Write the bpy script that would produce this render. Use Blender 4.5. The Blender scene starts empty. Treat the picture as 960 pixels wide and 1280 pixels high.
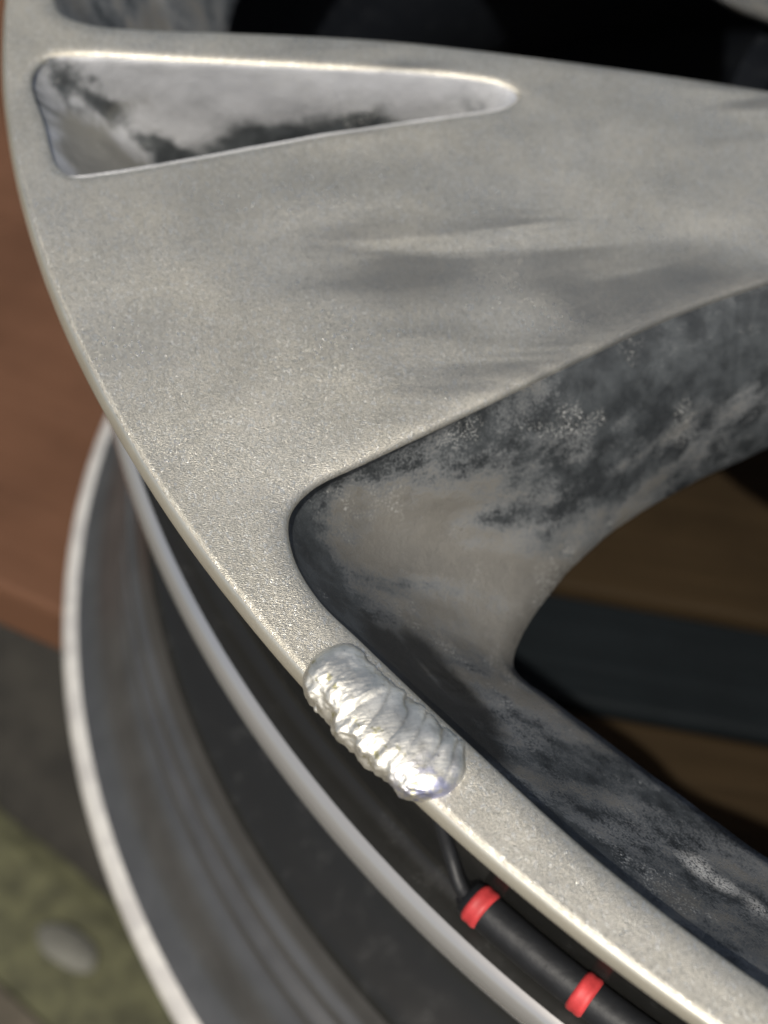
import bpy, bmesh, math, random
import numpy as np
from mathutils import Vector, Matrix, noise
from mathutils.geometry import delaunay_2d_cdt

SC = bpy.context.scene
COL = SC.collection
R = math.radians
rng = random.Random(7)

# ------------------------------------------------------------------ camera
cam_d = bpy.data.cameras.new('camera')
cam = bpy.data.objects.new('camera', cam_d)
COL.objects.link(cam)
SC.camera = cam
rot = Matrix(((0.9709784, 0.1004019, -0.2170723), (-0.2108217, 0.7878972, -0.578595), (0.1129387, 0.6075668, 0.7861981)))
cam.matrix_world = Matrix.Translation((-0.2508072, -0.2175984, 0.1683483)) @ rot.to_4x4()
cam_d.sensor_fit = 'VERTICAL'
cam_d.sensor_height = 36.0
cam_d.sensor_width = 27.0
cam_d.lens = 1900 / 1280 * 36
cam_d.clip_start = 0.005
cam_d.clip_end = 500
cam_d.dof.use_dof = True
cam_d.dof.focus_distance = 0.207
cam_d.dof.aperture_fstop = 16.5

# ------------------------------------------------------------------ daylight
SUN_AZ, SUN_EL = R(-116), R(54)            # direction towards the sun, measured in the xy plane from +x
world = bpy.data.worlds.new('World')
SC.world = world
world.use_nodes = True
wt = world.node_tree
bg = wt.nodes['Background']
sky = wt.nodes.new('ShaderNodeTexSky')
sky.sky_type = 'NISHITA'
sky.sun_disc = False
sky.dust_density = 4.0
sky.ozone_density = 0.3
sky.sun_elevation = SUN_EL
sky.sun_rotation = R(90) - SUN_AZ
wt.links.new(sky.outputs[0], bg.inputs[0])
bg.inputs[1].default_value = 0.085
sun_d = bpy.data.lights.new('sun', 'SUN')
sun_d.energy = 4.0
sun_d.angle = R(0.5)
sun_d.color = (1.0, 0.95, 0.86)
sun = bpy.data.objects.new('sun', sun_d)
COL.objects.link(sun)
sdir = Vector((math.cos(SUN_AZ) * math.cos(SUN_EL), math.sin(SUN_AZ) * math.cos(SUN_EL), math.sin(SUN_EL)))
sun.rotation_euler = sdir.to_track_quat('Z', 'Y').to_euler()
sun.location = sdir * 3
SC.view_settings.view_transform = 'Standard'
SC.view_settings.look = 'None'
SC.view_settings.exposure = 0.0
SC.view_settings.gamma = 1.0
SC.view_settings.use_curve_mapping = False


# ------------------------------------------------------------------ materials
class NT:
    def __init__(s, name):
        s.m = bpy.data.materials.new(name)
        s.m.use_nodes = True
        s.t = s.m.node_tree
        s.b = s.t.nodes['Principled BSDF']
        s.co = s.t.nodes.new('ShaderNodeTexCoord').outputs['Object']

    def n(s, kind, **kw):
        nd = s.t.nodes.new(kind)
        for k, v in kw.items():
            setattr(nd, k, v)
        return nd

    def put(s, sock, v):
        if hasattr(v, 'is_output') or isinstance(v, bpy.types.NodeSocket):
            s.t.links.new(v, sock)
        else:
            sock.default_value = v

    def noise(s, scale, detail=4, rough=.55, vec=None, dist=0.0):
        nd = s.n('ShaderNodeTexNoise')
        s.put(nd.inputs['Vector'], vec or s.co)
        nd.inputs['Scale'].default_value = scale
        nd.inputs['Detail'].default_value = detail
        nd.inputs['Roughness'].default_value = rough
        nd.inputs['Distortion'].default_value = dist
        return nd.outputs['Fac']

    def voro(s, scale, vec=None, feature='F1', out='Distance'):
        nd = s.n('ShaderNodeTexVoronoi', feature=feature)
        s.put(nd.inputs['Vector'], vec or s.co)
        nd.inputs['Scale'].default_value = scale
        return nd.outputs[out]

    def map(s, scale=(1, 1, 1), rotz=0.0, loc=(0, 0, 0)):
        nd = s.n('ShaderNodeMapping')
        s.put(nd.inputs['Vector'], s.co)
        nd.inputs['Scale'].default_value = scale
        nd.inputs['Rotation'].default_value = (0, 0, rotz)
        nd.inputs['Location'].default_value = loc
        return nd.outputs[0]

    def ramp(s, f, a, b, lo=0.0, hi=1.0):
        nd = s.n('ShaderNodeMapRange', interpolation_type='SMOOTHSTEP')
        s.put(nd.inputs[0], f)
        for i, v in enumerate((a, b, lo, hi)):
            nd.inputs[1 + i].default_value = v
        return nd.outputs[0]

    def math(s, op, a, b=0.0):
        nd = s.n('ShaderNodeMath', operation=op)
        s.put(nd.inputs[0], a)
        s.put(nd.inputs[1], b)
        return nd.outputs[0]

    def mix(s, f, a, b):
        nd = s.n('ShaderNodeMix', data_type='RGBA')
        s.put(nd.inputs['Factor'], f)
        for k, v in (('A', a), ('B', b)):
            sock = [i for i in nd.inputs if i.name == k and i.type == 'RGBA'][0]
            s.put(sock, v if not isinstance(v, tuple) else (*v, 1))
        return [o for o in nd.outputs if o.type == 'RGBA'][0]

    def capsule(s, a, b):
        """distance to the segment a-b"""
        ab = [q - p for p, q in zip(a, b)]
        l2 = sum(v * v for v in ab)

        def vm(op, x, y, out=0):
            nd = s.n('ShaderNodeVectorMath', operation=op)
            s.put(nd.inputs[0], x)
            s.put(nd.inputs[1], y)
            return nd.outputs[out]
        pa = vm('SUBTRACT', s.co, tuple(a))
        t = s.n('ShaderNodeClamp')
        s.put(t.inputs[0], vm('DOT_PRODUCT', pa, tuple(v / l2 for v in ab), 1))
        sc = s.n('ShaderNodeVectorMath', operation='SCALE')
        sc.inputs[0].default_value = ab
        s.put(sc.inputs['Scale'], t.outputs[0])
        ln = s.n('ShaderNodeVectorMath', operation='LENGTH')
        s.put(ln.inputs[0], vm('SUBTRACT', pa, sc.outputs[0]))
        return ln.outputs['Value']

    def bump(s, h, strength, dist, nrm=None):
        nd = s.n('ShaderNodeBump')
        s.put(nd.inputs['Height'], h)
        nd.inputs['Strength'].default_value = strength
        nd.inputs['Distance'].default_value = dist
        if nrm:
            s.put(nd.inputs['Normal'], nrm)
        return nd.outputs[0]

    def set(s, **kw):
        for k, v in kw.items():
            s.put(s.b.inputs[k.replace('_', ' ')], (*v, 1) if isinstance(v, tuple) and len(v) == 3 else v)
        return s.m


def mat_aluminium(name='blasted_aluminium', grain=1.0, rlo=.40, rhi=.50, banding=1.0, lift=1.0):
    s = NT(name)
    speck = 1.0 if lift == 1.0 else .12
    blotch = s.noise(28, 5, .6)
    fine = s.noise(2600, 2, .7)
    col = s.mix(s.ramp(blotch, .3, .7), tuple(v * lift for v in (.585, .55, .460)), tuple(min(.95, v * lift) for v in (.685, .65, .56)))
    cell = s.n('ShaderNodeSeparateColor')
    s.put(cell.inputs[0], s.voro(3600, vec=s.map((1, .62, 1), R(25)), out='Color'))
    col = s.mix(s.ramp(cell.outputs[0], .0, .45, .38 * speck, 0), col, (.27, .26, .22))
    glint = s.ramp(cell.outputs[1], .80, .95, 0, .65 * speck)
    col = s.mix(glint, col, (.92, .90, .82))
    col = s.mix(s.ramp(fine, .5, .72, 0, .35 * speck), col, (.33, .32, .27))
    # a few soft, broad, curved darker bands
    band = s.noise(1, 2, .5, s.map((13, 74, 30), R(-22), (.35, .1, 0)), 1.2)
    patch = s.ramp(s.noise(14, 2, .5, s.map((1, 1.6, 1), 0, (.62, .3, 0))), .42, .56)
    dn = s.n('ShaderNodeVectorMath', operation='DISTANCE')
    s.put(dn.inputs[0], s.co)
    dn.inputs[1].default_value = (-.152, -.030, 0)
    patch = s.math('MULTIPLY', patch, s.ramp(dn.outputs['Value'], .040, .078, 1, 0))
    band_tone = s.math('MULTIPLY', s.math('MULTIPLY', s.ramp(band, .43, .60), patch), .85 * banding)
    col = s.mix(band_tone, col, (.25, .245, .225))
    grit = s.noise(1, 2, .7, s.map((3400, 7200, 5000), R(40)))
    strokes = s.noise(1, 2, .6, s.map((1700, 6200, 900), R(62)))
    smask = s.ramp(s.noise(30, 2, vec=s.map((1, 1, 1), 0, (4, 7, 2))), .42, .62, .1, .9)
    h = s.math('ADD', grit, s.math('MULTIPLY', strokes, smask))
    nb = s.bump(h, .7 * grain, .00017)
    nb2 = s.bump(s.math('MULTIPLY', band, patch),   .15 * banding + .001, .0030, nb)
    rough = s.math('SUBTRACT', s.ramp(s.noise(60, 4), .3, .7, rlo, rhi), s.math('MULTIPLY', glint, .22))
    return s.set(Base_Color=col, Metallic=.84, Roughness=rough, Normal=nb2)


def mat_recess(name, dark_at, bare_at, tint, seed, spots, smears=False, soft_k=1.0, patch=None):
    """blotchy paint residue; spots = (centre, radius, shift) where residue or painted-in shade sits (shift < 0) or more was scrubbed off"""
    s = NT(name)
    vec = s.map((.5, 1.7, 1.2), R(-20), seed)
    big = s.noise(34, 7, .6, vec, .5)
    mid = s.noise(150, 6, .7, vec=s.map((1, 1, 1), 0, seed))
    grain = s.noise(2600, 3, .75)
    k = s.math('ADD', s.math('MULTIPLY', big, .7 if soft_k < 2 else .85), s.math('MULTIPLY', mid, .3 if soft_k < 2 else .15))
    wob = s.math('MULTIPLY', s.math('SUBTRACT', s.noise(120, 4), .5), .012)
    for c0, c1, r0, shift in spots:
        k = s.math('ADD', k, s.ramp(s.math('ADD', s.capsule(c0, c1), wob), r0 * .15, r0, shift, 0))
    kg = s.math('ADD', k, s.math('MULTIPLY', s.math('SUBTRACT', grain, .5), .36 if soft_k < 2 else .12))
    soft = s.noise(45, 5, .6, s.map((.5, 1.3, 1), R(-20), (2, 5, 1)))
    bare = s.mix(s.ramp(soft, .3, .7), tuple(v * .66 for v in tint), tint)
    grey = s.mix(s.ramp(soft, .35, .65), (.078, .084, .087), (.15, .158, .162))
    dark = s.mix(s.ramp(mid, .35, .65), (.022, .025, .027), (.055, .062, .066))
    col = s.mix(s.ramp(kg, dark_at - .02 * soft_k, dark_at + .025 * soft_k), dark, grey)
    col = s.mix(s.ramp(kg, bare_at - .035 * soft_k, bare_at + .035 * soft_k), col, bare)
    if patch:
        d = s.n('ShaderNodeVectorMath', operation='DISTANCE')
        s.put(d.inputs[0], s.co)
        d.inputs[1].default_value = patch[0]
        col = s.mix(s.ramp(s.math('ADD', d.outputs['Value'], wob), patch[1] * .9, patch[1] * 1.3, .9, 0), col, patch[2])
    flecks = s.math('MULTIPLY', s.ramp(grain, .55, .63), s.ramp(s.noise(70, 4, .6, s.map((1, 1, 1), 0, (9, 4, 1))), .55, .63))
    col = s.mix(s.math('MULTIPLY', flecks, .8), col, (.55, .55, .52))
    if smears:                                        # near-black smears beside the bead
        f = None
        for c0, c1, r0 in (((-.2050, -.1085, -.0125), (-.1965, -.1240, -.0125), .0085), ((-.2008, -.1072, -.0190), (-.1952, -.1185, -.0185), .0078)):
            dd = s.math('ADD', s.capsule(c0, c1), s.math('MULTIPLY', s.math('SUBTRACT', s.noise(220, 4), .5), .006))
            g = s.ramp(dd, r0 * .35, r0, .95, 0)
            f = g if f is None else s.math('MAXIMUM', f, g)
        col = s.mix(f, col, (.012, .012, .011))  # near-black smears mixed in on the wall beside the bead
        f = None                                    # scraped, sparkling patch further along
        for c in ((-.1627, -.1510, -.0255), (-.1655, -.1472, -.0252), (-.1605, -.1545, -.0255), (-.1680, -.1440, -.0248)):
            d = s.n('ShaderNodeVectorMath', operation='DISTANCE')
            s.put(d.inputs[0], s.co)
            d.inputs[1].default_value = c
            g = s.ramp(s.math('ADD', d.outputs['Value'], s.math('MULTIPLY', wob, .45)), .0016, .0046, 1, 0)
            f = g if f is None else s.math('MAXIMUM', f, g)
        col = s.mix(s.math('MULTIPLY', f, s.ramp(grain, .42, .50)), col, (.62, .61, .57))
    h = s.math('ADD', s.math('MULTIPLY', grain, .7), s.math('MULTIPLY', mid, 1.2))
    nb = s.bump(h, .5, .0005)
    metal = s.ramp(kg, bare_at - .02, bare_at + .06, .05, .5)
    return s.set(Base_Color=col, Metallic=metal, Roughness=s.ramp(mid, .3, .7, .45, .65), Normal=nb)


def mat_weld():
    s = NT('weld_metal')
    st = s.noise(260, 4, .6)
    y = s.math('MULTIPLY', s.ramp(s.noise(520, 4, .65, s.map((1, 1, 1), 0, (5, 2, 7))), .585, .64), .8)
    col = s.mix(s.ramp(st, .35, .65), (.72, .70, .62), (.90, .88, .80))
    ln = s.n('ShaderNodeVectorMath', operation='LENGTH')
    s.put(ln.inputs[0], s.co)
    y = s.math('MULTIPLY', y, s.ramp(ln.outputs['Value'], .2478, .2494))
    col = s.mix(y, col, (.42, .39, .16))
    st2 = s.ramp(s.noise(380, 4, .6, s.map((1, 1, 1), 0, (3, 8, 1))), .5, .7, 0, .55)
    col = s.mix(st2, col, (.42, .40, .34))
    d = s.n('ShaderNodeVectorMath', operation='DISTANCE')
    s.put(d.inputs[0], s.co)
    d.inputs[1].default_value = (-.2083, -.1372, -.001)
    col = s.mix(s.math('MULTIPLY', s.ramp(d.outputs['Value'], .0065, .0015), s.ramp(s.noise(700, 3), .4, .6)), col, (.36, .38, .58))
    at = s.n('ShaderNodeAttribute', attribute_name='ripple_shade')  # shade between the weld ripples, painted into the colour
    col = s.mix(s.math('MULTIPLY', s.ramp(at.outputs['Fac'], .05, .8), s.ramp(s.noise(420, 3), .35, .6, .2, .62)), col, (.25, .24, .21))
    pits = s.ramp(s.noise(1500, 2, .6), .66, .76, 0, .6)
    col = s.mix(pits, col, (.2, .2, .2))
    nb = s.bump(s.math('ADD', s.noise(1500, 3, .65), s.noise(1, 3, .6, s.map((500, 3600, 800), R(32)))), .24, .00025)
    return s.set(Base_Color=col, Metallic=.9, Roughness=s.ramp(st, .3, .7, .42, .56), Normal=nb)


def mat_gloss(name, base, rough, spec, dusty=.3):
    s = NT(name)
    dust = s.noise(160, 6, .7)
    col = s.mix(s.ramp(dust, .5, .75, 0, dusty), base, tuple(min(1, v * 1.8 + .02) for v in base))
    nb = s.bump(s.noise(55, 3), .06, .002)
    m = s.set(Base_Color=col, Roughness=s.ramp(dust, .3, .8, rough, rough + .10), Normal=nb)
    s.b.inputs['Specular IOR Level'].default_value = spec
    return m


def mat_hump():
    s = NT('hump_highlight')
    w = s.ramp(s.noise(11, 3, .5, s.map((1, 1, 6))), .25, .62, .55, 1)
    col = s.mix(w, (.06, .06, .06), (.62, .62, .61))  # pale metal stands in for the highlight on the dark ridge paint
    return s.set(Base_Color=col, Metallic=s.math('MULTIPLY', w, .85), Roughness=.19, Normal=s.bump(s.noise(90, 3), .1, .0004))


def mat_machined():
    s = NT('worn_machined_edge')
    c = s.mix(s.ramp(s.noise(120, 5, .6), .4, .65), (.70, .68, .63), (.55, .53, .50))
    return s.set(Base_Color=c, Metallic=.4, Roughness=.45, Normal=s.bump(s.noise(700, 2), .15, .0004))


def mat_wood(name, a, b, rz):
    s = NT(name)
    g = s.noise(1, 6, .65, s.map((9, 160, 60), rz), .5)
    col = s.mix(s.ramp(g, .3, .7), a, b)
    col = s.mix(s.ramp(s.noise(20, 4), .45, .75, 0, .5), col, tuple(v * .55 for v in a))
    s.b.inputs['Specular IOR Level'].default_value = .12
    return s.set(Base_Color=col, Roughness=.7, Normal=s.bump(g, .3, .002))


def mat_plain(name, base, rough, var=.25, scale=120, bumpd=.0006):
    s = NT(name)
    f = s.noise(scale, 5, .6)
    col = s.mix(s.ramp(f, .3, .7), tuple(v * (1 - var) for v in base), tuple(v * (1 + var) for v in base))
    return s.set(Base_Color=col, Roughness=rough, Normal=s.bump(f, .3, bumpd))


M_ALU = mat_aluminium()
M_EDGE = mat_aluminium('filed_bright_edge', .35, .30, .38, 0.0, 1.42)
RESIDUE_SHADE = [((-.196, -.089, -.018), (-.186, -.095, -.026), .021, .045), ((-.196, -.082, -.004), (-.160, -.068, -.006), .0125, -.10), ((-.160, -.068, -.006), (-.120, -.055, -.008), .017, -.10),
           ((-.212, -.090, -.005), (-.213, -.104, -.006), .011, -.13), ((-.213, -.104, -.006), (-.200, -.122, -.009), .010, -.12), ((-.174, -.080, -.020), (-.160, -.076, -.020), .012, -.05),
           ((-.193, -.134, -.008), (-.172, -.160, -.008), .012, -.10)]  # left-corner and rim-edge bands paint in shade along with residue
M_REC = mat_recess('stripped_paint_recess', .455, .535, (.225, .215, .19), (.3, .1, .2), RESIDUE_SHADE, False, 1.5)
M_SMEARED = mat_recess('smeared_paint_recess', .455, .535, (.225, .215, .19), (.3, .1, .2), RESIDUE_SHADE, True, 1.5)


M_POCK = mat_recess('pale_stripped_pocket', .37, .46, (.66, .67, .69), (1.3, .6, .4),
                    [((-.2415, .0118, -.002), (-.2195, .0102, -.0235), .0052, -.20), ((-.216, .0075, -.0250), (-.188, .0042, -.0140), .0125, -.16), ((-.188, .0042, -.0140), (-.168, .0018, -.0062), .0075, -.13)],  # first streak paints in the shadow along the pocket crease
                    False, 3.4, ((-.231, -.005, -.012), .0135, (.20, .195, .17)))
M_WELD = mat_weld()
M_BLACK = mat_gloss('black_barrel_paint', (.014, .014, .013), .20, .32)
M_HUMP = mat_hump()
M_SEAT = mat_plain('dull_grey_seat', (.11, .11, .108), .30, .15, 60, .0003)
M_SEAT.node_tree.nodes['Principled BSDF'].inputs['Metallic'].default_value = .6
M_INNER = mat_gloss('dark_inner_paint', (.005, .006, .008), .5, .12)
M_MACH = mat_machined()
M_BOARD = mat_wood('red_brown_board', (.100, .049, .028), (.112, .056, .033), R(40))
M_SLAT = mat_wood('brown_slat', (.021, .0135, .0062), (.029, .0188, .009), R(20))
M_STRIP = mat_wood('blue_grey_slat', (.005, .007, .0085), (.0075, .010, .012), R(20))
M_SOIL = mat_plain('dark_soil', (.022, .020, .016), .9, .4, 40, .004)
M_KERB = mat_plain('grey_stone', (.10, .099, .085), .85, .2, 60, .002)
M_PATH = mat_plain('sandy_ground', (.075, .064, .046), .9, .25, 40, .003)
M_GRASS = mat_plain('moss_green', (.060, .060, .030), .8, .4, 90)
M_MOCK_RUBBER = mat_plain('mock_black_rubber', (.008, .009, .011), .55, .2, 300)
M_RED = mat_plain('mock_red_plastic', (.50, .042, .045), .55, .25, 200)


# ------------------------------------------------------------------ helpers
def link(name, me, mat, parent=None):
    o = bpy.data.objects.new(name, me)
    COL.objects.link(o)
    if mat is not None and not me.materials:
        me.materials.append(mat)
    if parent is not None:
        o.parent = parent
    return o


def tag(o, label=None, cat=None, group=None, kind=None):
    for k, v in (('label', label), ('category', cat), ('group', group), ('kind', kind)):
        if v:
            o[k] = v
    return o


def mesh_of(name, verts, faces, smooth=True, normals=None):
    me = bpy.data.meshes.new(name)
    me.from_pydata([tuple(v) for v in verts], [], [tuple(f) for f in faces])
    me.validate()
    if smooth:
        me.polygons.foreach_set('use_smooth', [True] * len(me.polygons))
    if normals is not None:
        me.normals_split_custom_set_from_vertices([tuple(n) for n in normals])
    me.update()
    return me


def bm_mesh(name, bm, smooth=True):
    bmesh.ops.recalc_face_normals(bm, faces=bm.faces)
    me = bpy.data.meshes.new(name)
    bm.to_mesh(me)
    bm.free()
    if smooth:
        me.polygons.foreach_set('use_smooth', [True] * len(me.polygons))
    return me


def catmull(P, per, closed=True):
    P = np.asarray(P, float)
    n = len(P)
    out = []
    for i in range(n if closed else n - 1):
        p0, p1, p2, p3 = (P[(i + k) % n] if closed else P[min(max(i + k, 0), n - 1)] for k in (-1, 0, 1, 2))
        # centripetal knots keep tight corners free of loops
        t0 = 0.0
        t1 = t0 + max(np.linalg.norm(p1 - p0), 1e-6) ** .5
        t2 = t1 + max(np.linalg.norm(p2 - p1), 1e-6) ** .5
        t3 = t2 + max(np.linalg.norm(p3 - p2), 1e-6) ** .5
        for k in range(per):
            t = t1 + (t2 - t1) * k / per
            a1 = (t1 - t) / (t1 - t0) * p0 + (t - t0) / (t1 - t0) * p1
            a2 = (t2 - t) / (t2 - t1) * p1 + (t - t1) / (t2 - t1) * p2
            a3 = (t3 - t) / (t3 - t2) * p2 + (t - t2) / (t3 - t2) * p3
            b1 = (t2 - t) / (t2 - t0) * a1 + (t - t0) / (t2 - t0) * a2
            b2 = (t3 - t) / (t3 - t1) * a2 + (t - t1) / (t3 - t1) * a3
            out.append((t2 - t) / (t2 - t1) * b1 + (t - t1) / (t2 - t1) * b2)
    return np.array(out)


def rotz(P, deg):
    c, s_ = math.cos(R(deg)), math.sin(R(deg))
    P = np.asarray(P, float)
    Q = P.copy()
    Q[..., 0] = P[..., 0] * c - P[..., 1] * s_
    Q[..., 1] = P[..., 0] * s_ + P[..., 1] * c
    return Q


def pol(r, deg):
    return (r * math.cos(R(deg)), r * math.sin(R(deg)))


def inward(P):
    """unit 2D normals of a closed outline that point into it"""
    T = np.roll(P, -1, 0) - np.roll(P, 1, 0)
    T /= np.linalg.norm(T, axis=1)[:, None] + 1e-12
    N = np.stack([-T[:, 1], T[:, 0]], 1)
    x, y = P[:, 0], P[:, 1]
    if np.sum(x * np.roll(y, -1) - np.roll(x, -1) * y) < 0:
        N = -N
    return N


def ring_faces(n, k, closed=True, base=0):
    F = []
    for j in range(k - 1):
        for i in range(n if closed else n - 1):
            a = base + j * n + i
            b = base + j * n + (i + 1) % n
            F.append((a, b, b + n, a + n))
    return F


def lathe(name, prof, seg, a0=0.0, a1=360.0):
    """prof: (r, z) in mm"""
    full = abs(a1 - a0 - 360) < 1e-6
    n = seg if full else seg + 1
    V = []
    for r, z in prof:
        for i in range(n):
            t = R(a0 + (a1 - a0) * i / seg)
            V.append((r * math.cos(t) * 1e-3, r * math.sin(t) * 1e-3, z * 1e-3))
    F = ring_faces(n, len(prof), full)
    bm = bmesh.new()
    vs = [bm.verts.new(v) for v in V]
    for f in F:
        bm.faces.new([vs[i] for i in f])
    return bm_mesh(name, bm)


def smooth_prof(P, per=5):
    return [tuple(v) for v in catmull(P, per, False)] + [tuple(P[-1])]


# ------------------------------------------------------------------ the wheel
# Wheel axis = z, face plane z = 0, millimetres; five equal sectors of 72 degrees.
wheel = bpy.data.objects.new('alloy_wheel', None)
COL.objects.link(wheel)
tag(wheel, 'bare grey blasted alloy wheel lying face up with a weld bead on its rim edge', 'wheel')

# outline of one window, from the hub along the lower spoke edge, round the corner, along the rim, back along the next spoke
top = [(-88.5, -42.2), (-110, -48.3), (-129.9, -54.1), (-147.5, -59.5), (-171.0, -69.3), (-190.2, -77.6), (-205.4, -84.0), (-213.4, -87.6),
       (-217.4, -92.0), (-218.1, -98.9), (-216.0, -106.5), (-211.8, -113.6), (-200.8, -131.3), (-188.6, -149.8), (-174.3, -167.3)]
mid = [(-91.0, -48.8), (-110, -55.5), (-128.9, -62.2), (-147.1, -68.3), (-170.3, -75.9), (-188.8, -79.4), (-199.8, -81.9), (-206.5, -84.3),
       (-210.0, -88.2), (-209.8, -94.5), (-207.6, -102.5), (-204.0, -111.3), (-195.8, -126.9), (-183.6, -144.6), (-169.5, -161.6)]
bot = [(-91, -52.6), (-106, -57.5), (-121.8, -63.2), (-141.6, -70.5), (-155.9, -77.5), (-166.8, -85.0), (-170.6, -88.5), (-174.3, -92.0),
       (-178.9, -97.4), (-180.9, -101.6), (-179.6, -104.7), (-177.3, -107.3), (-171.0, -115.3), (-157.9, -131.9), (-144.2, -148.8)]
# rim arc
for th in (-131, -126, -121, -117.5):
    top.append(pol(241.7, th)); mid.append(pol(234.3, th)); bot.append(pol(211.5, th))
up = rotz([(-238.9, 27.0), (-234.2, 23.0), (-224.4, 20.8), (-208.5, 19.0), (-180.7, 15.1), (-148.5, 7.2), (-119.2, -1.4), (-106, -5.8), (-90, -11.0)], 72)
umid = rotz([(-229.5, 31.5), (-226.5, 27.5), (-219, 25.0), (-206, 22.5), (-180, 18.3), (-149, 10.6), (-120, 2.0), (-108.5, -1.0), (-92, -6.5)], 72)
ubot = rotz([(-210.0, 36.0), (-208.5, 33.5), (-205, 31.0), (-197, 28.0), (-177, 23.0), (-149, 15.5), (-121, 7.5), (-111, 5.0), (-95, .3)], 72)
for a, b, c in zip(up, umid, ubot):
    top.append(tuple(a)); mid.append(tuple(b)); bot.append(tuple(c))
for th in (-113, -125, -138, -149):
    top.append(pol(85.0, th)); mid.append(pol(87, th)); bot.append(pol(89.5, th))
PER = 9
WT, WM, WB = (catmull(q, PER) for q in (top, mid, bot))

# triangular pocket in the spoke
ptop = [(-246.0, 6.5), (-244.5, 11.0), (-240.7, 13.4), (-215.6, 10.6), (-194.3, 7.5), (-171.1, 3.7), (-161.4, 0.1), (-159.5, -3.1),
        (-163.0, -6.1), (-174.0, -8.0), (-197.8, -11.4), (-219.3, -15.7), (-235.6, -18.5), (-240.7, -18.6), (-242.9, -15.8), (-244.8, -4.4)]
ptop = [(x + .6 if x < -244 else x, y) for x, y in ptop]
pmid = [(-241.6, 6.3), (-240.8, 9.6), (-238.0, 11.4), (-214.6, 9.4), (-194.0, 6.6), (-171.6, 2.9), (-163.4, -0.3), (-162.2, -3.0),
        (-164.4, -5.0), (-174.6, -6.9), (-197.5, -10.2), (-218.6, -14.3), (-233.6, -16.8), (-237.0, -16.7), (-238.8, -14.2), (-240.5, -4.4)]
pbot = [(-214.0, 6.0), (-213.6, 8.2), (-212.0, 8.9), (-205.0, 8.0), (-193.5, 6.0), (-174.6, 2.0), (-170.0, -0.6), (-169.4, -2.4),
        (-170.6, -3.8), (-177.6, -5.6), (-196.8, -9.0), (-207.0, -11.6), (-210.5, -12.4), (-211.9, -12.2), (-212.7, -10.6), (-213.4, -3.0)]
PT, PM, PB = (catmull(q, 7) for q in (ptop, pmid, pbot))
lugc = np.array(pol(57, -178))
LUG = np.array([lugc + 9.0 * np.array([math.cos(2 * math.pi * i / 28), math.sin(2 * math.pi * i / 28)]) for i in range(28)])

A1 = -134.0                                  # the sector runs from A1-72 to A1
A0 = A1 - 72
ARC = np.linspace(A0, A1, 145)
R_FLAT = 248.9                               # where the rounded outer edge of the lip starts
R_BORE = 34.0


def relief(x, y):
    """hand-blended unevenness of the flat face (mm)"""
    r = math.hypot(x, y)
    w = min(1.0, max(0.0, (236 - r) / 25)) * min(1.0, max(0.0, (r - 95) / 20))
    p = Vector((x, y, 0))
    u = (x * .95 - y * .30) / 60
    v = (x * .30 + y * .95) / 15
    return w * (.30 * (noise.noise(Vector((u, v, 1.3)))) + .10 * noise.noise(Vector((u * 2.2, v * 2.1, 5.1))))


def edge_roll(wide, rf, tilt=R(13), amax=R(80)):
    """(distance outward from the outline, z, slope angle): the face rolls off gently, then turns over a tight edge"""
    ang = [tilt * (i / 6) ** 1.5 for i in range(7)] + [tilt + (amax - tilt) * (i / 8) for i in range(1, 9)]
    seg = [wide / 6] * 6 + [rf * (amax - tilt) / 8] * 8
    x, z, P = 0.0, 0.0, [(0.0, 0.0, 0.0)]
    for i in range(14):
        a = (ang[i] + ang[i + 1]) / 2
        x += seg[i] * math.cos(a)
        z -= seg[i] * math.sin(a)
        P.append((x, z, ang[i + 1]))
    return [(x - px, pz, pa) for px, pz, pa in P]


ROLL_WIN, ROLL_POCK, ROLL_LUG = edge_roll(3.6, 1.2), edge_roll(1.6, 1.0), edge_roll(.6, .6)


def fillet_rings(P, N, roll):
    return [np.column_stack([P - N * d, np.full(len(P), z)]) for d, z, a in roll]


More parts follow.
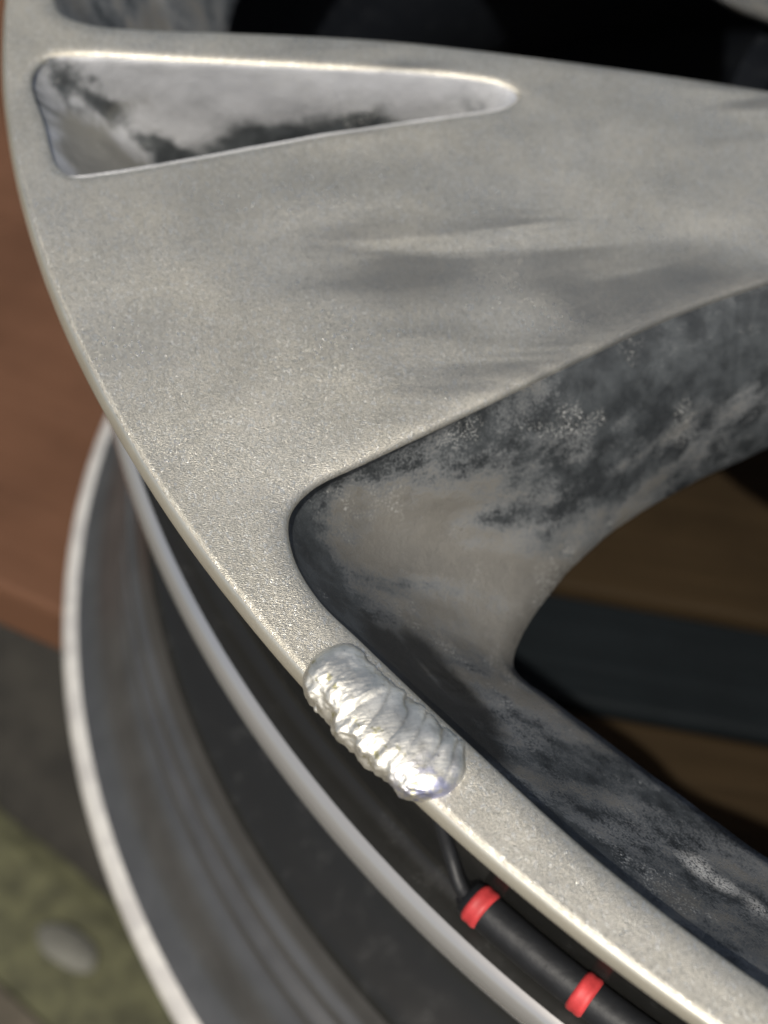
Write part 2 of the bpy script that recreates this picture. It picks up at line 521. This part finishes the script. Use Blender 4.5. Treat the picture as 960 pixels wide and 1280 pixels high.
# The whole front face is triangulated once over the full disc; only what faces the camera gets a fine grid.
def build_face():
    pts, edges = [], []

    def loop(P):
        b = len(pts)
        pts.extend([(float(p[0]), float(p[1])) for p in P])
        n = len(P)
        edges.extend([(b + i, b + (i + 1) % n) for i in range(n)])
    hole_polys = []
    rings = []
    for k in range(5):
        for P, roll in ((WT, ROLL_WIN), (PT, ROLL_POCK), (LUG, ROLL_LUG)):
            Q = rotz(P, 72 * k)
            N = inward(Q)
            H = Q - N * roll[0][0]
            loop(H)
            hole_polys.append(H)
            rings.append((k, fillet_rings(Q, N, roll), roll))
    loop([pol(R_FLAT, a) for a in np.linspace(0, 360, 720, endpoint=False)])
    loop([pol(R_BORE, a) for a in np.linspace(0, 360, 90, endpoint=False)])
    # ring on which lip and spokes part
    # grid points
    inside = []
    step_f, step_c = 1.7, 6.0
    gx = np.arange(-250, 251, step_c)
    cand = [(x + .3 * step_c * (rng.random() - .5), y + .3 * step_c * (rng.random() - .5)) for x in gx for y in gx
            if not (-252 < x < -85 and -172 < y < 40)]
    fx = np.arange(-252, -85, step_f)
    fy = np.arange(-172, 40, step_f)
    cand += [(x + .5 * step_f * (rng.random() - .5), y + .5 * step_f * (rng.random() - .5)) for x in fx for y in fy]
    cand = np.array(cand)
    rr = np.hypot(cand[:, 0], cand[:, 1])
    keep = (rr < R_FLAT - .8) & (rr > R_BORE + 2)
    for H in hole_polys:
        # even-odd test
        x, y = cand[:, 0], cand[:, 1]
        ins = np.zeros(len(cand), bool)
        n = len(H)
        for i in range(n):
            x0, y0 = H[i]
            x1, y1 = H[(i + 1) % n]
            c = (y0 > y) != (y1 > y)
            if c.any():
                xi = x0 + (y - y0) * (x1 - x0) / ((y1 - y0) if abs(y1 - y0) > 1e-12 else 1e-12)
                ins ^= c & (x < xi)
        # distance to outline
        d = np.full(len(cand), 1e9)
        for p in H[::2]:
            d = np.minimum(d, (x - p[0]) ** 2 + (y - p[1]) ** 2)
        keep &= ~ins & (d > .7 ** 2)
    nb = len(pts)
    pts.extend([tuple(p) for p in cand[keep]])
    v2, e2, f2, vo, eo, fo = delaunay_2d_cdt([Vector(p) for p in pts], edges, [], 0, 1e-6, True)
    V = np.array([(v.x, v.y) for v in v2])
    F = np.array([f for f in f2 if len(f) == 3])
    C = V[F].mean(1)
    rr = np.hypot(C[:, 0], C[:, 1])
    ok = (rr < R_FLAT) & (rr > R_BORE)
    for H in hole_polys:
        x, y = C[:, 0], C[:, 1]
        ins = np.zeros(len(C), bool)
        n = len(H)
        for i in range(n):
            x0, y0 = H[i]
            x1, y1 = H[(i + 1) % n]
            c = (y0 > y) != (y1 > y)
            if c.any():
                xi = x0 + (y - y0) * (x1 - x0) / ((y1 - y0) if abs(y1 - y0) > 1e-12 else 1e-12)
                ins ^= c & (x < xi)
        ok &= ~ins
    F = F[ok]
    isb = np.array([any(i < nb for i in o) for o in vo])
    Z = np.array([0.0 if b else relief(x, y) for (x, y), b in zip(V, isb)])
    # fade relief towards every hole edge so that the rounded edges stay clean
    B = V[isb]
    for i in np.where(~isb)[0]:
        if Z[i]:
            d = math.sqrt(((B - V[i]) ** 2).sum(1).min())
            Z[i] *= min(1.0, d / 9.0)
    V3 = np.column_stack([V, Z])
    # faces -> all counter-clockwise
    a, b, c = V[F[:, 0]], V[F[:, 1]], V[F[:, 2]]
    cr = (b[:, 0] - a[:, 0]) * (c[:, 1] - a[:, 1]) - (b[:, 1] - a[:, 1]) * (c[:, 0] - a[:, 0])
    F[cr < 0] = F[cr < 0][:, ::-1]
    return V3, F, rings


FV, FF, FR = build_face()
# vertex normals of the flat part
nrm = np.zeros_like(FV)
ta, tb, tc = FV[FF[:, 0]], FV[FF[:, 1]], FV[FF[:, 2]]
fn = np.cross(tb - ta, tc - ta)
for k in range(3):
    np.add.at(nrm, FF[:, k], fn)
nrm /= np.linalg.norm(nrm, axis=1)[:, None] + 1e-15
edge_flat = np.abs(FV[:, 2]) < 1e-9
nrm[edge_flat] = (0, 0, 1)


def owner(x, y):
    """lip, hub or the number of the spoke that a point of the face belongs to"""
    r = math.hypot(x, y)
    if r > 241.0:
        return 'lip'
    if r < 81.0:
        return 'hub'
    a = math.degrees(math.atan2(y, x))
    return int(((a + 206) % 360) // 72)


parts = {}


def add_piece(key, V, F, N):
    vs, fs, ns = parts.setdefault(key, ([], [], []))
    b = len(vs)
    vs.extend(V)
    ns.extend(N)
    for f in F:                                     # wind every face to agree with its normals
        g = np.cross(np.subtract(V[f[1]], V[f[0]]), np.subtract(V[f[2]], V[f[0]]))
        f = tuple(b + i for i in f)
        fs.append(f if np.dot(g, N[f[0] - b]) >= 0 else f[::-1])


keys = [str(owner(*p)) for p in FV[FF].mean(1)[:, :2]]
for key in sorted(set(keys)):
    sel = FF[[i for i, k in enumerate(keys) if str(k) == key]]
    used, inv = np.unique(sel, return_inverse=True)
    add_piece(key, FV[used] * 1e-3, inv.reshape(sel.shape).tolist(), nrm[used])
# rounded edges of the holes, shared out between lip, hub and spokes
for k, rings, roll in FR:
    n = len(rings[0])
    m = len(rings)
    V = np.concatenate(rings)
    Fq = ring_faces(n, m)
    P0, Nn = rings[0][:, :2], inward(rings[-1][:, :2])
    NN = []
    for j in range(m):
        a = roll[j][2]
        NN.append(np.column_stack([Nn * math.sin(a), np.full(n, math.cos(a))]))
    NN = np.concatenate(NN)
    add_piece('edge of hole %d' % len(parts), V * 1e-3, Fq, NN)
# outer edge of the lip: rounded edge, bright bevel, narrow side
SEG = 720
lip_prof = [(248.9, 0), (249.35, -.06), (249.75, -.28), (250.05, -.62), (250.25, -1.05), (250.45, -1.6), (250.55, -2.1), (250.4, -2.5), (250.0, -2.9), (249.2, -3.3), (248.2, -3.7), (247.0, -4.2)]
V, NN = [], []
for j, (r, z) in enumerate(lip_prof):
    d = np.array(lip_prof[min(j + 1, len(lip_prof) - 1)]) - np.array(lip_prof[max(j - 1, 0)])
    d /= np.linalg.norm(d)
    nr, nz = -d[1], d[0]
    if j == 0:
        nr, nz = 0, 1
    for i in range(SEG):
        t = 2 * math.pi * i / SEG
        w = .07 * noise.noise(Vector((math.cos(t) * 14, math.sin(t) * 14, j * .23))) + .02 * noise.noise(Vector((math.cos(t) * 90, math.sin(t) * 90, j * .6)))
        w *= min(1, j / 3)
        V.append(((r + w) * math.cos(t) * 1e-3, (r + w) * math.sin(t) * 1e-3, z * 1e-3))
        NN.append((nr * math.cos(t), nr * math.sin(t), nz))
add_piece('lip', V[:SEG * 3], ring_faces(SEG, 3), NN[:SEG * 3])
add_piece('edge', V[SEG * 2:], ring_faces(SEG, len(lip_prof) - 2), NN[SEG * 2:])

for key, (V, F, N) in sorted(parts.items(), key=lambda kv: str(kv[0])):
    name = 'hole_edge' if key.startswith('edge of') else {'lip': 'rim_lip', 'edge': 'rim_edge', 'hub': 'hub_face'}.get(key, 'spoke')
    me = bpy.data.meshes.new(name)
    me.from_pydata([tuple(v) for v in V], [], F)
    me.polygons.foreach_set('use_smooth', [True] * len(me.polygons))
    me.normals_split_custom_set_from_vertices([tuple(n) for n in N])
    me.update()
    link(name, me, M_EDGE if key == 'edge' else M_ALU, wheel)


# recess walls: rings from below the rounded edge through mid outline to bottom outline, then round under
def recess_mesh(name, T, roll, Mi, zm, B, zb, floor):
    N = inward(T)
    n = len(T)
    rings = []
    r0 = np.column_stack([T, np.full(n, roll[-1][1])])
    rm = np.column_stack([Mi, np.full(n, zm)])
    rb = np.column_stack([B, np.full(n, zb)])
    rings.append(r0)
    K = 26
    ctl = 2 * rm - .5 * (r0 + rb)                   # the curve passes through the mid outline
    for k in range(1, K + 1):
        t = k / K
        rings.append((1 - t) ** 2 * r0 + 2 * t * (1 - t) * ctl + t * t * rb)
    if floor:
        c = B.mean(0)
        for t in (.12, .3, .6, .9):
            q = B * (1 - t) + c * t
            rings.append(np.column_stack([q, np.full(n, zb - 1.5 * min(1, t * 3))]))
    else:
        NB = inward(B)
        for ins, dz in ((-.5, -1.2), (-1.8, -2.6), (-5, -3.6), (-10, -4.0)):
            rings.append(np.column_stack([B + NB * ins, np.full(n, zb + dz)]))
    V = np.concatenate(rings)
    m = len(rings)
    # slight cast unevenness, none on the first ring
    for i in range(n, len(V)):
        x, y, z = V[i]
        w = .22 * noise.noise(Vector((x / 7, y / 7, z / 7))) + .10 * noise.noise(Vector((x / 2.2, y / 2.2, z / 2.2)))
        j = i % n
        V[i, 0] += N[j, 0] * w
        V[i, 1] += N[j, 1] * w
    bm = bmesh.new()
    vs = [bm.verts.new(v * 1e-3) for v in V]
    for f in ring_faces(n, m):
        bm.faces.new([vs[i] for i in f])
    if floor:
        bm.faces.new(vs[-n:])
    return bm_mesh(name, bm)


win_me = recess_mesh('window_wall', WT, ROLL_WIN, WM, -12.0, WB, -34.0, False)
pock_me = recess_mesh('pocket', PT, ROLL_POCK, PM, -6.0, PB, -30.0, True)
lug_me = lathe('lug_hole', [(9, -.8), (9, -14), (8, -16), (6.5, -18), (6.5, -45)], 28)
for k in range(5):
    for nm, me in (('window_wall', win_me), ('pocket', pock_me)):
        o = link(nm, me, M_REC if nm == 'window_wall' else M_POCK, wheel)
        o.rotation_euler.z = R(72 * k)
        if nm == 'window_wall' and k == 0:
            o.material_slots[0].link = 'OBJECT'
            o.material_slots[0].material = M_SMEARED
    o = link('lug_hole', lug_me, M_REC, wheel)
    p = rotz(lugc, 72 * k) * 1e-3
    o.location = (p[0], p[1], 0)
link('centre_bore', lathe('centre_bore', [(34, 0), (33.5, -.6), (33.3, -2), (33.3, -60), (75, -60), (78, -58), (79, -42)], 96), M_REC, wheel)
link('back_plate', lathe('back_plate', [(60, -42.0), (98, -41.6)], 96), M_INNER, wheel)

# barrel: outside with bead seat, hump, drop centre; inside wall
outside = [(247.0, -4.2), (244, -5.8), (239.5, -9.5), (233.5, -15), (229.8, -21), (228.8, -28), (228.8, -40), (229.0, -52), (229.1, -56), (229.4, -58.4)]
link('barrel', lathe('barrel', smooth_prof(outside, 3), 360), M_BLACK, wheel)
shoulder = [(229.4, -58.4), (230.0, -59.6), (231.4, -60.4), (233.2, -60.9), (234.8, -61.4)]
link('bead_shoulder', lathe('bead_shoulder', smooth_prof(shoulder, 4), 360), M_BLACK, wheel)
hump = [(234.8, -61.4), (235.8, -62.1), (236.5, -63.0), (236.9, -64.4), (236.9, -66.4), (236.5, -68.2)]
link('bead_hump', lathe('bead_hump', smooth_prof(hump, 5), 360), M_HUMP, wheel)
drop = [(236.5, -68.2), (235.0, -70.6), (231.5, -74.0), (226, -79), (217, -86), (211, -93), (208.5, -101), (208.2, -112), (209.5, -122), (214, -130), (221, -135.5), (226.0, -138.4), (227.4, -140.4)]
link('drop_centre', lathe('drop_centre', smooth_prof(drop, 3), 360), M_BLACK, wheel)
rear = [(227.4, -140.4), (228.4, -143), (229.4, -146.0), (231.9, -148.2), (232.2, -151.0), (231.4, -153.0), (228.4, -154.6), (228.2, -158.6), (229.6, -160.6), (233.0, -162.6), (233.5, -165.4), (232.6, -167.6), (228.8, -169.4), (228.4, -174.6), (229.6, -178),
        (233.2, -181), (235.6, -184), (237.0, -187), (239.5, -190.5), (243.0, -193.5), (246.0, -195.5)]
link('rear_bead_seat', lathe('rear_bead_seat', smooth_prof(rear, 4), 360), M_SEAT, wheel)
flange = [(246.0, -195.5), (248.2, -196.4), (249.7, -197.8), (250.2, -199.6), (249.8, -201.6), (248.4, -203.4), (246.0, -204.3), (240, -204.4), (228, -203.8), (221, -200)]
link('rear_flange', lathe('rear_flange', smooth_prof(flange, 4), 360), M_MACH, wheel)
inside = [(221, -200), (217.5, -190), (216, -160), (214, -145), (205, -132), (200, -122), (199, -104), (203, -92), (214, -78), (217, -64), (217, -50), (214.5, -40), (212.6, -35.5)]
link('barrel_inside', lathe('barrel_inside', smooth_prof(inside, 3), 360), M_INNER, wheel)

def blob(name, th, r, z, ax, mat, parent):
    """a small irregular drop lying on the barrel; ax = half sizes across, along, up (mm)"""
    b = bmesh.new()
    bmesh.ops.create_icosphere(b, subdivisions=3, radius=1.0)
    for v in b.verts:
        v.co *= 1 + .22 * noise.noise(v.co * 1.1 + Vector((th, z, 3)))
        v.co = Vector((v.co.x * ax[0], v.co.y * ax[1], v.co.z * ax[2])) * 1e-3
    o = link(name, bm_mesh(name, b), mat, parent)
    p = pol(r, th)
    o.location = (p[0] * 1e-3, p[1] * 1e-3, z * 1e-3)
    o.rotation_euler.z = R(th)
    return o


for th, r, z, q in ((-159.2, 229.1, -40, .8), (-154.5, 229.2, -46, .45)):
    blob('spatter_bead', th, r, z, (q, q, q), M_WELD, wheel)


# ------------------------------------------------------------------ weld bead on the lip
def build_weld():
    a0, a1 = -152.0, -146.15              # degrees along the lip
    nu, nv = 190, 150
    V, RSHADE = [], []
    L = R(a1 - a0) * 247                     # mm
    for i in range(nu):
        u = i / (nu - 1)
        s_ = u * L
        # plan: blunt rounded head, gently narrowing tail
        e0 = min(1.0, s_ / 3.4)
        e1 = min(1.0, (L - s_) / 4.6)
        env = math.sqrt(max(0.0, 1 - (1 - e0) ** 2)) * math.sqrt(max(0.0, 1 - (1 - e1) ** 2))
        wob = noise.noise(Vector((s_ / 4.5, 2.7, 0)))
        half = (5.0 + .55 * wob + .25 * noise.noise(Vector((s_ / 1.6, 1.1, 6)))) * (.03 + .97 * env)
        hi = (2.5 + .45 * noise.noise(Vector((s_ / 4, 7.1, 0)))) * (.05 + .95 * env)
        cr = 246.9 + .35 * math.sin(u * 5.0) + .12 * wob
        for j in range(nv):
            v = 2 * math.pi * j / nv
            cx, cz = math.cos(v), math.sin(v)
            # superellipse section, tipped so that the outer side sags over the lip edge
            px = half * math.copysign(abs(cx) ** .85, cx)
            pz = hi * math.copysign(abs(cz) ** .9, cz)
            if cz < 0:
                pz *= 1.75 if cx > 0 else .8
            # ripples: crescents bowed towards the tail
            d = s_ + 1.3 * (cx * .95) ** 2 - 1.7 * cx
            ph = (d - .6) / 2.9 + .30 * noise.noise(Vector((s_ / 3.1, 3.3, 8))) + .07 * noise.noise(Vector((s_ / 1.5, cx * 2.2, 5)))
            saw = abs(math.sin(math.pi * ph)) ** .42
            st = min(1.0, max(0.0, (s_ + 1.0 * cx - 9.2) / .8))
            side = min(1.0, max(.14, .62 - .9 * cx))
            rip = .58 * (saw - .45) * st * side * (.8 + .5 * noise.noise(Vector((s_ / 3, cx * 1.6, 4))))
            head = (1 - st) * (.18 + .09 * noise.noise(Vector((s_ / 1.3, cx * 2.6, cz * 2.0))) + .06 * noise.noise(Vector((s_ / .5, cx * 6, cz * 5))))
            fine = .025 * noise.noise(Vector((s_ / .35, cx * 10, cz * 10)))
            edge = .20 * noise.noise(Vector((s_ / 1.0, 9 + cz * 1.5, 1.0))) * max(0, cx) ** 2
            RSHADE.append((1 - saw) ** 1.2 * st * min(1.0, max(0.0, .75 - .8 * cx)))  # strength of the painted shade in the ripple valleys
            k = (rip + head + fine + edge) * env
            px += k * cx
            pz += k * max(cz, -.6)
            px *= 1 + (.10 * noise.noise(Vector((s_ / 2.0, cx * 2.2, cz * 2.0 + 12))) + .035 * noise.noise(Vector((s_ / .6, cx * 6, cz * 6 + 15)))) * env
            r = cr + px * (1 - .13 * (1 - st)) - .25 * (1 - st)
            pz *= 1 + .16 * (1 - st)
            z = .15 + pz
            th = R(a0) + s_ / 247
            V.append((r * math.cos(th) * 1e-3, r * math.sin(th) * 1e-3, z * 1e-3))
    bm = bmesh.new()
    vs = [bm.verts.new(v) for v in V]
    for i in range(nu - 1):
        for j in range(nv):
            bm.faces.new((vs[i * nv + j], vs[i * nv + (j + 1) % nv], vs[(i + 1) * nv + (j + 1) % nv], vs[(i + 1) * nv + j]))
    bm.faces.new(vs[:nv])
    bm.faces.new(vs[-nv:])
    me = bm_mesh('weld_bead', bm)
    me.attributes.new('ripple_shade', 'FLOAT', 'POINT').data.foreach_set('value', RSHADE)
    return me


weld = link('weld_bead', build_weld(), M_WELD, wheel)
weld['label'] = 'shiny rippled silver weld bead on the rim edge'
bm = bmesh.new()
for th, r, z, sz in ((-150.75, 251.3, -1.3, .55), (-149.9, 251.6, -2.0, .35)):
    m = Matrix.Translation((*[c * 1e-3 for c in pol(r, th)], z * 1e-3)) @ Matrix.Diagonal((1, 1.2, .9, 1))
    bmesh.ops.create_icosphere(bm, subdivisions=2, radius=sz * 1e-3, matrix=m)
link('weld_spatter', bm_mesh('weld_spatter', bm), M_WELD, weld)


# ------------------------------------------------------------------ cable with red-banded sleeve made up in place of barrel reflections
def tube(name, path, rad, sides=14, cap=True):
    path = [Vector(p) for p in path]
    bm = bmesh.new()
    rows = []
    prev = None
    for i, p in enumerate(path):
        t = (path[min(i + 1, len(path) - 1)] - path[max(i - 1, 0)]).normalized()
        up_ = Vector((0, 0, 1)) if prev is None else prev
        x = (up_ - t * up_.dot(t)).normalized()
        prev = x
        y = t.cross(x)
        r = rad[i] if isinstance(rad, (list, tuple)) else rad
        rows.append([bm.verts.new(p + (x * math.cos(2 * math.pi * k / sides) + y * math.sin(2 * math.pi * k / sides)) * r) for k in range(sides)])
    for a, b in zip(rows, rows[1:]):
        for k in range(sides):
            bm.faces.new((a[k], a[(k + 1) % sides], b[(k + 1) % sides], b[k]))
    if cap:
        bm.faces.new(rows[0]); bm.faces.new(rows[-1][::-1])
    return bm_mesh(name, bm)


def on_barrel(r, th, z):
    p = pol(r, th)
    return (p[0] * 1e-3, p[1] * 1e-3, z * 1e-3)


mock_hose = bpy.data.objects.new('reflection_hose', None)
COL.objects.link(mock_hose)
tag(mock_hose, 'black hose with red collars standing in for reflections in the dark barrel under the rim edge', 'mock_hose')
RS, ZS = 232.3, -53.5
link('mock_sleeve', tube('mock_sleeve', [on_barrel(RS, th, ZS) for th in np.linspace(-145.9, -112, 60)], .0031), M_MOCK_RUBBER, mock_hose)
for th in (-145.3, -140.3, -135.0):
    pth = [on_barrel(RS, th + d, ZS) for d in np.linspace(-.36, .36, 7)]
    link('mock_collar', tube('mock_collar', pth, [.0031, .0034, .0034, .0033, .0034, .0034, .0031]), M_RED, mock_hose)
cab = catmull([on_barrel(230.6, -158, -23), on_barrel(230.2, -153.5, -27), on_barrel(230.4, -150.5, -33), on_barrel(230.8, -148.6, -42), on_barrel(231.6, -147.3, -48.5), on_barrel(233.2, -146.2, -51.3), on_barrel(RS, -145.6, ZS)], 8, False)
link('mock_cable', tube('mock_cable', [tuple(p) for p in cab], .0012, 10), M_MOCK_RUBBER, mock_hose)


# ------------------------------------------------------------------ timber the wheel lies on
def plank_mesh(name, L, W, H, seedv):
    bm = bmesh.new()
    bmesh.ops.create_cube(bm, size=1.0)
    bmesh.ops.scale(bm, verts=bm.verts, vec=(L, W, H))
    bmesh.ops.bevel(bm, geom=bm.edges[:], offset=.0022, segments=2, affect='EDGES', profile=.6)
    for v in bm.verts:
        v.co.z += .0006 * noise.noise(v.co * 20 + Vector((seedv, 0, 0)))
    return bm_mesh(name, bm, False)


pallet = bpy.data.objects.new('wooden_pallet', None)
COL.objects.link(pallet)
tag(pallet, 'brown timber pallet with slats under the wheel', 'pallet')
dirx = Vector((.9385, -.345, 0)).normalized()
diry = Vector((-dirx.y, dirx.x, 0))
ang = math.atan2(dirx.y, dirx.x)
TOPZ = -.2046


def plank(u0, u1, v0, v1, z1, H, mat, name='plank', dang=0.0):
    o = link(name, plank_mesh(name, u1 - u0, v1 - v0, H, u0 * 9 + v0 * 31), mat, pallet)
    c = dirx * ((u0 + u1) / 2) + diry * ((v0 + v1) / 2)
    o.location = (c.x, c.y, z1 - H / 2)
    o.rotation_euler.z = ang + dang
    return o


# u runs along the slats, v across them
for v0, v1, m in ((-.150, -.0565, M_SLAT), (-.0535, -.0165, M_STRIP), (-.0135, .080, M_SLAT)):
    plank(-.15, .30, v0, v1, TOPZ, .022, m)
# the broad board on the left, its front edge showing beside the wheel
bd, bn = Vector((.816, -.578, 0)), Vector((.578, .816, 0))
bo = link('board', plank_mesh('board', .40, .30, .022, 3.3), M_BOARD, pallet)
bc = Vector((-.2655, .0441, 0)) + bd * (.068 - .20) + bn * .15
bo.location = (bc.x, bc.y, TOPZ - .011)
bo.rotation_euler.z = math.atan2(bd.y, bd.x)
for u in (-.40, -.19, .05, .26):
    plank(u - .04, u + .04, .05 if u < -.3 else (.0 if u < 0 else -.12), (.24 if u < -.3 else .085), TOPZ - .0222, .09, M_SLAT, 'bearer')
for u in (-.17, .26):
    for v in (.045,):
        plank(u - .045, u + .045, v - .045, v + .045, TOPZ - .1124, .13, M_SLAT, 'block')

# ------------------------------------------------------------------ ground
GZ = TOPZ - .2426


def sheet(name, pts, z, mat):
    bm = bmesh.new()
    bm.faces.new([bm.verts.new((x, y, z)) for x, y in pts])
    o = link(name, bm_mesh(name, bm, False), mat)
    return tag(o, kind='structure')


sheet('ground', [(-60, -60), (60, -60), (60, 60), (-60, 60)], GZ, M_SOIL)

# mossy joint between the dark ground and the paving, with a pebble in it
md, mn = Vector((.64, -.77, 0)).normalized(), Vector((-.77, -.64, 0)).normalized()
mc = Vector((-.268, .025, 0))


def at_joint(u, v):
    p = mc + md * u + mn * v
    return (p.x, p.y)


sheet('path', [at_joint(-30, .020), at_joint(30, .020), at_joint(30, 40), at_joint(-30, 40)], GZ + .006, M_PATH)
rg = random.Random(3)
mv, mf = [], []
for i in range(9000):
    u = rg.uniform(-.30, .30)
    v = rg.gauss(0, .014)
    if abs(v) > .034 or math.hypot(u - .001, (v + .004) * 1.3) < .012:
        continue
    x, y = at_joint(u, v)
    h = rg.uniform(.002, .005)
    a = rg.uniform(0, 6.28)
    w = rg.uniform(.0010, .0022)
    lx, ly = rg.gauss(0, .004), rg.gauss(0, .004)
    b = len(mv)
    mv += [(x - w * math.cos(a), y - w * math.sin(a), GZ), (x + w * math.cos(a), y + w * math.sin(a), GZ), (x + lx, y + ly, GZ + h)]
    mf.append((b, b + 1, b + 2))
b = len(mv)
for u in np.linspace(-.3, .3, 61):
    for v, dz in ((-.036, 0), (-.026, .0022), (0, .003), (.024, .0022), (.034, 0)):
        x, y = at_joint(u, v + .004 * noise.noise(Vector((u * 30, v * 40, 1))))
        mv.append((x, y, GZ + .001 + dz))
mf += ring_faces(5, 61, False, b)
tag(link('moss', mesh_of('moss', mv, mf, False), M_GRASS), kind='stuff')
bm = bmesh.new()
bmesh.ops.create_icosphere(bm, subdivisions=3, radius=1)
for v in bm.verts:
    v.co *= 1 + .16 * noise.noise(v.co * 1.3 + Vector((4, 1, 2)))
    v.co = Vector((v.co.x * .015, v.co.y * .008, v.co.z * .004))
peb = link('pebble', bm_mesh('pebble', bm), M_KERB)
peb.location = (-.2590, .0290, GZ + .004)
peb.rotation_euler.z = R(-45)
tag(peb, 'flat grey pebble in the green moss below the wheel', 'pebble')
